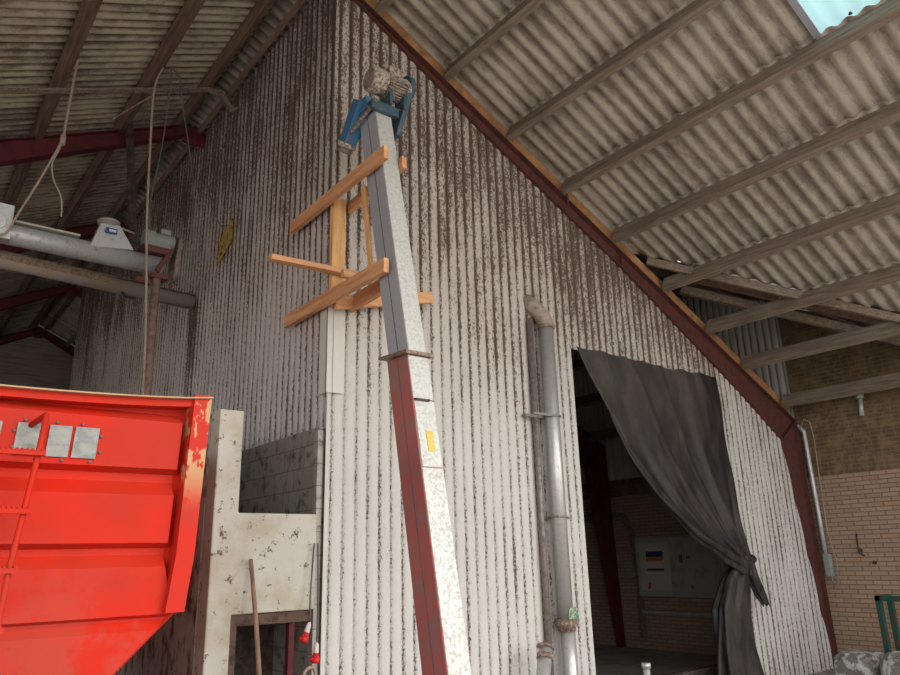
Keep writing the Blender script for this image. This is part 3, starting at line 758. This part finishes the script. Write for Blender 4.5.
for k in range(3):
    mb = MB(); o_ = k*.05; mb.tube([(XI-.06-o_*.3, 10.9, 2.42+o_), (XI-.06, 10.1, 2.47+o_), (XI-.06, 9.75-o_, 2.40+o_), (XI-.06, 9.58-o_, 2.15), (XI-.06, 9.52-o_, 1.2), (XI-.06, 9.5-o_, .2)], .02, 8); mb.build('conduit', M['tray'], t)
mb = MB(); mb.box((XI-.02, 11.0, .0), (XI, 18, 3.0)); mb.build('wall_inner_render', M['concdark'], kind='structure')
mb = MB(); mb.box((6.4, 5.96, .0), (9.7, 6.04, .29)); mb.box((6.4, 5.94, .29), (9.7, 6.06, .32))
tag(mb.build('threshold_beam', M['darksteel']), 'low dark beam across the foot of the curtained opening', 'beam')
t = thing('pipe_stub', 'short shiny pipe end standing in front of the dark opening', 'pipe', (6.59, 5.2, 0))
mb = MB(); mb.tube([(6.60,5.2,0),(6.60,5.2,.62)], .035, 14); mb.build('pipe_section', M['pipe'], t)
mb = MB(); mb.tube([(6.60,5.2,.61),(6.60,5.2,.66)], .048, 14); mb.build('cap', M['pipe'], t)

# ------------------------------------------------------------------ right side fittings
t = thing('wall_conduit', 'grey hose and conduit following the outer edge of the red column', 'conduit', (12, 5.8, 1.3))
mb = MB(); mb.tube([(12.0,5.86,3.72),(12.02,5.78,3.6),(12.03,5.78,3.0),(12.05,5.78,2.2),(12.05,5.78,1.65)], .035, 10); mb.build('hose', M['auger'], t)
mb = MB(); mb.tube([(12.02,5.80,3.70),(12.0,5.74,3.80),(12.04,5.67,3.75),(12.07,5.66,3.5),(12.07,5.70,2.0),(12.05,5.62,1.5),(12.05,5.66,1.2),(12.05,5.74,1.25),(12.05,5.74,1.5)], .010, 8); mb.build('cable', M['rope'], t)
mb = MB(); mb.box((11.98,5.70,1.32),(12.09,5.80,1.66)); mb.build('junction_box', M['motorg'], t, bevel=.01)
mb = MB(); mb.tube([(12.06,4.83,4.02),(12.06,4.85,3.72)], .035, 10); mb.tube([(12.06,4.83,4.0),(12.06,4.83,4.06)], .06, 10)
tag(mb.build('wall_pipe', M['auger']), 'short grey pipe on the dark upper brickwork under a purlin', 'pipe')
t = thing('wall_hook', 'small dark hook fixed on the pale brickwork', 'hook', (12.05, 5.1, 1.7))
mb = MB(); mb.tube([(12.09,5.27,1.95),(12.07,5.27,1.8),(12.05,5.25,1.66),(12.07,5.20,1.62)], .012, 6); mb.tube([(12.095,5.25,1.70),(12.06,5.25,1.70)], .03, 8); mb.build('hook', M['darksteel'], t)
mb = MB(); mb.tube([(12.095,5.08,1.52),(12.07,5.08,1.52)], .03, 8); mb.build('stud', M['darksteel'], t)
gf = thing('green_rack', 'dark green steel frame end beside the plastic covered pile', 'rack', (10.9, 4.4, 0))
def gb(a, b, nm, w=.07): x = MB(); x.beam(a, b, w, w); x.build(nm, M['green'], gf, bevel=.005)
gx = 10.9
gb((gx, 4.62, 0), (gx, 4.62, 1.12), 'leg'); gb((gx, 4.655, 1.085), (gx, 3.4, 1.085), 'rail')
gb((gx+.35, 4.62, 0), (gx+.35, 4.62, 1.10), 'leg'); gb((gx, 3.43, 0), (gx, 3.43, 1.05), 'leg'); gb((gx, 4.62, 1.085), (gx+.35, 4.62, 1.085), 'rail')
def pile(c, s, seed, label):
    import bmesh
    bm = bmesh.new(); bmesh.ops.create_icosphere(bm, subdivisions=5, radius=1)
    for v in bm.verts:
        n = v.co.copy(); q = Vector([math.copysign(abs(x)**.55, x) for x in n])
        k = 1+.10*noise.noise(n*2.2+Vector((seed,0,0)))+.05*noise.noise(n*6+Vector((seed,1,0)))+.02*noise.noise(n*14)
        v.co = Vector((c[0]+q.x*s[0]*k, c[1]+q.y*s[1]*k, max(0.0, c[2]+q.z*s[2]*k)))
    me = bpy.data.meshes.new('covered_pile'); bm.to_mesh(me); bm.free()
    for p in me.polygons: p.use_smooth = True
    me.materials.append(M['bag']); o = bpy.data.objects.new('covered_pile', me); C.objects.link(o); tag(o, label, 'covered pile'); return o
pile((10.48, 4.80, .2), (.30, .27, .25), 2, 'lump wrapped in crumpled clear plastic at the foot of the brick wall')
pile((10.35, 4.16, .2), (.30, .27, .30), 9, 'grey plastic wrapped lump nearest the right edge of the view')

# ------------------------------------------------------------------ red trailer
TY = 4.0
tr = thing('farm_trailer', 'large bright red steel tipping trailer in the left foreground', 'trailer', (.24, 5.8, 0))
cxm = .215
def xo(z):     # half width of the body at height z
    if z >= 1.54: return 1.165+.045*(z-1.54)/1.09
    return max(.45, 1.165-(1.54-z)*1.0)
prof = [(2.60,.0),(2.535,.07),(2.515,.03),(2.50,.0),(2.255,.0),(2.235,.065),(2.19,.065),(2.165,.035),(2.12,.0),(1.875,.0),(1.855,.065),(1.825,.065),(1.80,.03),(1.755,.0),(1.51,.0),(1.495,.0),(1.48,.04),(1.45,.0),(1.20,.0),(1.0,0)]
prof = [(2.60,.07),(2.545,.07),(2.495,.0),(2.245,.0),(2.22,.06),(2.175,.06),(2.105,.0),(1.865,.0),(1.84,.06),(1.805,.06),(1.745,.0),(1.515,.0),(1.50,.04),(1.485,.04),(1.44,.0),(1.25,0),(1.0,.0)]
ex = [0, .0, .055, .115]      # edge chamfer positions from the rim inwards
mb = MB(); cols = []
vs = []; fs = []
us = [-1, -.999, -.95, -.6, -.3, 0, .3, .6, .95, .999, 1]
for z, d in prof:
    h = xo(z)-(.09 if z > 1.53 else .0)
    xs_ = [-h, -h+.008, -h+.04, -.5*h, 0, .5*h, h-.04, h-.008, h]
    ds = [.07, .07, d, d, d, d, d, .07, .07]
    for x, q in zip(xs_, ds): vs.append((cxm+x, TY+q+.02, z))
nx = 9
for j in range(len(prof)-1):
    for i in range(nx-1): fs.append((j*nx+i, j*nx+i+1, (j+1)*nx+i+1, (j+1)*nx+i))
mb.add(vs, fs); mb.build('front_panel', M['red'], tr, solid=.006, bevel=0)
# rim around the front
for s in (-1, 1):
    mb = MB()
    zs = [2.655, 2.2, 1.8, 1.52]
    for a, b in zip(zs, zs[1:]):
        vs = []
        for z in (b, a):
            o1 = cxm+s*xo(z); o0 = cxm+s*(xo(z)-.095)
            vs += [(o0,TY-.035,z),(o1,TY-.035,z),(o1,TY+.10,z),(o0,TY+.10,z)]
        mb.add(vs, FB)
    mb.build('corner_rim', M['rim'], tr)
mb = MB(); m2 = MB(); n = 16
def bow(x): return -.055*max(0, 1-((x-cxm)/1.2)**2)**.8
for i in range(n):
    xa = cxm-1.215+2.43*i/n; xb = cxm-1.215+2.43*(i+1)/n; za, zb = bow(xa), bow(xb)
    mb.add([(xa,TY-.015,2.60+za),(xb,TY-.015,2.60+zb),(xb,TY+.10,2.60+zb),(xa,TY+.10,2.60+za),(xa,TY-.015,2.64+za),(xb,TY-.015,2.64+zb),(xb,TY+.10,2.64+zb),(xa,TY+.10,2.64+za)], FB)
    m2.add([(xa,TY-.05,2.64+za),(xb,TY-.05,2.64+zb),(xb,TY+.11,2.64+zb),(xa,TY+.11,2.64+za),(xa,TY-.05,2.648+za),(xb,TY-.05,2.648+zb),(xb,TY+.11,2.648+zb),(xa,TY+.11,2.648+za)], FB)
mb.build('top_rail', M['red'], tr); m2.build('top_edge', plain('bare_tan_edge', (.42,.27,.16), .6, 0, (.55,.06,.04), .35, 8), tr)
# body sides with ribs, rear
YT1 = 8.6
mb = MB(); secs = []
zs = [2.63, 1.54, 1.0]
for s in (-1, 1):
    vs = []
    for z in zs: vs += [(cxm+s*(xo(z)-.01), TY+.1, z), (cxm+s*(xo(z)-.01), YT1, z)]
    mb.add(vs, [(0,1,3,2),(2,3,5,4)])
mb.add([(cxm-xo(1.0), TY+.1, 1.0), (cxm+xo(1.0), TY+.1, 1.0), (cxm+xo(1.0), YT1, 1.0), (cxm-xo(1.0), YT1, 1.0)], [(0,1,2,3)])
mb.add([(cxm-xo(2.63), YT1, 2.63), (cxm+xo(2.63), YT1, 2.63), (cxm+xo(1.54), YT1, 1.54), (cxm+xo(1), YT1, 1.0), (cxm-xo(1), YT1, 1.0), (cxm-xo(1.54), YT1, 1.54)], [(0,1,2,3,4,5)])
mb.build('tub', M['red'], tr, solid=.008)
for s in (-1, 1):
    mb = MB(); mb.box((cxm+s*1.2-.035, TY+.1, 2.58), (cxm+s*1.2+.035, YT1, 2.65)); mb.build('side_rail', M['red'], tr)
    for k in range(6):
        y = TY+.7+k*.75; mb = MB(); mb.beam((cxm+s*(xo(2.58)+.012), y, 2.58), (cxm+s*(xo(1.54)+.012), y, 1.54), .07, .04, (s,0,0)); mb.build('side_rib', M['red'], tr)
mb = MB(); mb.box((cxm-.35, TY-.2, .8), (cxm-.23, YT1, 1.0)); mb.box((cxm+.23, TY-.2, .8), (cxm+.35, YT1, 1.0)); mb.box((cxm-.35, TY-.3, .8), (cxm+.35, TY-.2, 1.0)); mb.build('chassis', M['red'], tr)
for y in (6.2, 7.4):
    mb = MB(); mb.box((cxm-.9, y-.06, .5), (cxm+.9, y+.06, .62)); mb.box((cxm-.34, y-.1, .6), (cxm+.34, y+.1, .82)); mb.build('axle', M['cable'], tr)
    for s in (-1, 1):
        x = cxm+s*.85; mb = MB(); mb.tube([(x-.17,y,.55),(x-.14,y,.55),(x+.14,y,.55),(x+.17,y,.55)], [.46,.55,.55,.46], 32); wh = mb.build('wheel', M['rubber'], tr)
        mb = MB(); mb.tube([(x-.18,y,.55),(x+.18,y,.55)], .27, 24); mb.build('hub', M['red'], wh)
mb = MB(); mb.box((cxm-.05, TY-.9, 0), (cxm+.05, TY-.8, .82)); mb.box((cxm-.1, TY-.95, 0), (cxm+.1, TY-.75, .03)); mb.build('stand', M['red'], tr)
mb = MB(); mb.beam((cxm-.29, TY-.2, .88), (cxm, TY-1.4, .85), .1, .12); mb.beam((cxm+.29, TY-.2, .88), (cxm, TY-1.4, .85), .1, .12); mb.build('drawbar', M['red'], tr)
# inspection panes with bolts
for k, (x0, x1) in enumerate(((.505,.63),(.645,.745),(.76,.872),(.30,.44),(.16,.285),(.02,.145))):
    mb = MB(); sk_ = -.008
    mb.prism([(x0+sk_,2.275),(x1+sk_,2.275),(x1,2.43),(x0,2.43)], 1, TY+.006, TY+.014); p = mb.build('inspection_pane', M['pane'], tr)
    for bx, bz in ((x0+.03,2.445),(x1-.03,2.26)) + (((x1+.012,2.39),(x1+.012,2.31)) if k == 2 else ()) + (((x0-.012,2.39),(x0-.012,2.31)) if k == 0 else ()):
        b_ = MB(); b_.tube([(bx,TY+.016,bz),(bx,TY+.004,bz)], .007, 8); b_.build('bolt', M['cable'], p)
# ladder
la = MB(); la.tube([(.56,TY+.01,2.42),(.60,TY-.11,2.455),(.60,TY-.13,2.45),(.585,TY-.14,2.25),(.53,TY-.17,1.75),(.49,TY-.20,1.0)], .014, 10)
ld = la.build('ladder_rail', M['red'], tr)
la = MB(); la.tube([(.24,TY+.01,2.42),(.24,TY-.13,2.475),(.235,TY-.15,2.47),(.22,TY-.16,2.25),(.17,TY-.19,1.75),(.10,TY-.22,1.0)], .016, 10); la.build('ladder_rail', M['red'], tr)
for z in (2.265, 2.0, 1.745, 1.50, 1.25):
    f = (2.25-z)/1.25; y = TY-.165-.05*f; x1 = .61-.12*f
    mb = MB(); mb.box((x1-.385, y-.014, z-.012), (x1, y+.014, z+.012))
    for q in range(18): mb.box((x1-.375+q*.021, y-.018, z+.01), (x1-.365+q*.021, y+.018, z+.018))
    mb.build('ladder_rung', M['red'], tr)

# ------------------------------------------------------------------ augers
au = thing('grain_auger', 'grey tube auger with inlet hood and small motor, upper of the two', 'auger', (1.5, 8.3, 5.1))
A = 8.3
mb = MB(); mb.tube([(-1.6, A, 5.12), (2.27, A, 5.12)], .112, 24); mb.build('tube', M['auger'], au)
mb = MB(); mb.box((-1.6, A-.09, 5.24), (1.36, A+.02, 5.262)); mb.build('cover_strip', plain('pale_strip', (.42,.40,.36), .6, .3), au)
mb = MB(); mb.box((.46, A-.22, 4.98), (.70, A-.10, 5.36)); mb.tube([(.56,A-.24,5.15),(.56,A-.19,5.15)], .09, 20); mb.build('flange_box', M['pipe'], au, bevel=.006)
mb = MB(); mb.frus((1.69, A, 5.18), (1.65, A, 5.47), .22, .46, .16, .2, (1,0,0)); hd = mb.build('inlet_hood', M['auger'], au, bevel=.005)
mb = MB(); mb.tube([(1.645,A,5.46),(1.645,A,5.5),(1.645,A,5.5),(1.645,A,5.53)], [.10,.10,.12,.12], 24); mb.tube([(1.70,A,5.50),(1.93,A,5.46)], .012, 6); mb.build('hood_ring', plain('worn_ring', (.35,.32,.29), .6, .3), hd)
mb = MB(); mb.box((1.60, A-.125, 5.34), (1.72, A-.12, 5.405)); lb = mb.build('label', M['blulab'], hd); lb.rotation_euler = (0,0,0)
mb = MB(); mb.box((1.635, A-.128, 5.36), (1.71, A-.1255, 5.39)); mb.build('label_print', M['white'], hd)
mb = MB(); mb.prism([(2.0,5.30),(2.36,5.30),(2.30,5.22),(2.06,5.22)], 1, A-.16, A+.16); mb.build('motor_plate', plain('rust_red_bracket', (.13,.045,.038), .6), au)
mb = MB(); mb.tube([(2.02,A-.03,5.42),(2.04,A-.03,5.42),(2.14,A-.03,5.42)], [.10,.115,.115], 22); mb.tube([(2.14,A-.03,5.42),(2.36,A-.03,5.42),(2.38,A-.03,5.42)], [.095,.095,.07], 22); mb.box((2.2,A-.1,5.50),(2.32,A+.02,5.56)); mb.box((2.06,A-.12,5.30),(2.32,A+.06,5.36))
mb.build('motor', M['motorg'], au, bevel=.004)
mb = MB(); mb.frus((2.43, A-.02, 5.42), (2.40, A-.02, 5.10), .22, .05, .26, .05, (1,0,0)); mb.tube([(2.41,A-.02,5.42),(2.46,A-.02,5.42)], .11, 20); mb.tube([(2.38,A-.02,5.08),(2.43,A-.02,5.08)], .13, 22); mb.build('belt_guard', M['tray'], au)
mb = MB(); mb.beam((2.32, A-.14, 5.28), (2.18, A-.16, 4.99), .04, .05); mb.box((2.12,A-.2,4.9),(2.3,A-.05,4.96)); mb.box((1.98,A-.12,4.84),(2.14,A-.06,4.90)); mb.build('support_bracket', plain('rust_red_bracket_arm', (.13,.045,.038), .6), au)
mb = MB(); mb.tube([(2.19,A-.14,4.93),(2.22,A-.1,3.5),(2.24,A-.08,0.0)], .045, 12); mb.build('support_post', plain('brown_post', (.26,.17,.14), .7, 0, (.15,.10,.08), .5, 12), au)
lo = thing('grain_auger', 'lower tube auger caked with beige grain dust, ending at the side wall', 'auger', (2, 9.85, 5.2))
mb = MB(); mb.tube([(-1.6, 9.85, 5.48), (3.17, 9.85, 5.31)], .10, 24); mb.build('tube', M['augerdusty'], lo)
mb = MB(); mb.beam((-1.6, 9.85, 5.585), (3.17, 9.85, 5.415), .10, .012); mb.build('cover_strip', M['tray'], lo)
mb = MB(); n = 60; vs = []; fs = []
for i in range(n+1):
    x = .6+1.5*i/n
    for j in range(9):
        a = -.2+1.4*j/8; rr_ = .103+.022*abs(noise.noise(Vector((x*5, a*3, 1))))*math.sin(PI*i/n)
        vs.append((x, 9.85-rr_*math.cos(a), 5.48-.17*(x+1.6)/4.77+rr_*math.sin(a)))
for i in range(n):
    for j in range(8): fs.append((i*9+j, i*9+j+1, (i+1)*9+j+1, (i+1)*9+j))
mb.add(vs, fs, True); mb.build('dust_crust', M['dust'], lo, label='beige crust of grain dust')
mb = MB(); mb.tube([(2.2,9.77,5.24),(2.25,9.74,5.18),(2.35,9.74,5.18)], .018, 6); mb.build('lug', M['darksteel'], lo)
mb = MB(); mb.beam((2.03, 9.73, 7.78), (2.33, 9.735, 5.44), .10, .02, (0,1,0))
o = mb.build('perforated_hanger', M['darksteel']); tag(o, 'dark perforated steel strip hanging from the red frame to the lower auger', 'hanger')

# ropes and cables
def rope(pts, r, label, m='rope', nm='rope', cat='rope', grp=None):
    mb = MB(); mb.tube(smooth(pts, 2), r, 8); return tag(mb.build(nm, M[m]), label, cat, grp)
r1 = thing('tied_rope', 'pale rope tied to a left purlin, splitting into two ends above the upper auger', 'rope', (1.05, 8, 7.4))
for p, r_ in (([(1.06,8,7.26),(1.05,8,7.0),(1.03,8,6.2)], .014), ([(1.03,8,6.22),(.85,8.0,5.6),(.72,8.0,5.22),(.66,8.0,4.99),(.52,8.0,4.95)], .012), ([(1.03,8,6.22),(1.0,8,6.05),(.95,8,5.9),(1.0,8,5.7),(1.1,8,5.55),(1.12,8,5.32)], .009)):
    mb = MB(); mb.tube(smooth(p, 2), r_, 8); mb.build('rope_strand', M['rope'], r1)
mb = MB(); mb.tube([(1.03,8,6.28),(1.03,8,6.16)], .028, 8); mb.build('knot', M['rope'], r1)
rope([(2.03,8.2,7.72),(1.93,8.15,7.4),(1.94,8.1,6.8),(1.98,8.03,5.56),(2.04,8.02,4.9),(2.11,8.02,4.0),(2.13,8.02,3.4)], .014, 'long dusty rope hanging down past the small auger motor')
rope([(2.14,8.25,7.78),(2.15,8.25,7.3),(2.12,8.25,6.5),(2.05,8.25,5.9),(2.08,8.25,5.55)], .008, 'left strand of thin dark cable looped over a left purlin', 'cable', 'cable', 'cable')
rope([(2.17,8.25,7.78),(2.25,8.25,7.74),(2.32,8.25,7.3),(2.42,8.25,6.9),(2.56,8.3,6.3),(2.6,8.3,5.5)], .008, 'right strand of thin dark cable drooping against the side wall', 'cable', 'cable', 'cable')
rope([(1.6,8.6,7.02),(1.86,8.6,7.34),(2.1,8.6,7.62)], .012, 'short bent grey conduit piece hooked under the cobwebbed conduit run', 'tray', 'conduit', 'conduit')
cb = thing('conduit_run', 'cobwebbed bundle of conduits crossing beneath the left roof slope', 'conduit', (1, 8.7, 7.3))
for k in range(3):
    mb = MB(); o_ = .04*k; mb.tube([(-1.5, 8.55+o_, zp(-1.5)-.02), (.4, 8.6+o_, zp(.4)-.02), (2.80, 8.78+o_, zp(2.8)-.03), (3.0, 8.75+o_, zp(2.97)-.12), (3.13, 8.70+o_, 7.85), (3.14, 8.55+o_, 7.78)], .017, 8); mb.build('conduit', M['tray'], cb)

# ------------------------------------------------------------------ small things by the white concrete bay
mb = MB(); mb.tube([(2.52,5.86,1.78),(2.53,5.72,1.3),(2.55,5.40,0.0)], [.016,.019,.019], 12)
tag(mb.build('broom_handle', M['handle']), 'worn wooden handle leaning against the white concrete panel', 'handle')
for k, (x, z, tilt, lab) in enumerate(((3.03, 1.25, -.35, 'red and white power plug hanging by the dark opening, the higher one'), (3.105, 1.09, -.05, 'red and white power plug hanging beside the corrugated wall, the lower one'))):
    p = thing('power_plug', lab, 'power plug', (x, 5.80, z), 'hanging power plugs'); d = Vector((math.sin(tilt), 0, -math.cos(tilt))); o_ = Vector((x, 5.80, z))
    mb = MB(); mb.tube([o_-d*.02, o_, o_+d*.06, o_+d*.065], [.009,.020,.024,.022], 16); mb.build('cable_grip', M['white'], p)
    mb = MB(); mb.tube([o_+d*.062, o_+d*.09, o_+d*.09, o_+d*.14], [.024,.026,.034,.034], 16); mb.tube([o_+d*.10-Vector((.045,0,0)), o_+d*.13], .014, 8); mb.build('plug_body', M['plugred'], p)
    mb = MB(); mb.tube([o_-d*.02, o_+Vector((.02,.03,.25)), (3.09+.035*k, 5.86, 1.9)], .007, 6); mb.build('cord', M['cable'], p)
rope([(2.93,5.7,.0),(2.92,5.72,.6),(2.95,5.74,.88),(3.02,5.75,.94),(3.09,5.76,.90),(3.12,5.78,.6),(3.12,5.78,0)], .014, 'loop of pale cable at the foot of the corner', 'rope', 'cable', 'cable')
t = thing('grey_dummy', None, None); bpy.data.objects.remove(t)

# ------------------------------------------------------------------ light
w = bpy.data.worlds.new('daylight'); bpy.context.scene.world = w; w.use_nodes = True
bg = w.node_tree.nodes['Background']; bg.inputs[0].default_value = (1.0, .98, .96, 1); bg.inputs[1].default_value = 2.0
sun = bpy.data.lights.new('sun', 'SUN'); sun.energy = 1.0; sun.angle = math.radians(40); sun.color = (1, .95, .87)
so = bpy.data.objects.new('sun', sun); C.objects.link(so); so.location = (6, -20, 14)
dirv = Vector((-.60, 1.0, -.52)).normalized()       # light travels inwards through the open end
so.rotation_euler = dirv.to_track_quat('-Z', 'Y').to_euler()
vs_ = bpy.context.scene.view_settings
vs_.view_transform = 'Standard'; vs_.look = 'None'; vs_.gamma = 1; vs_.use_curve_mapping = False; vs_.exposure = .47
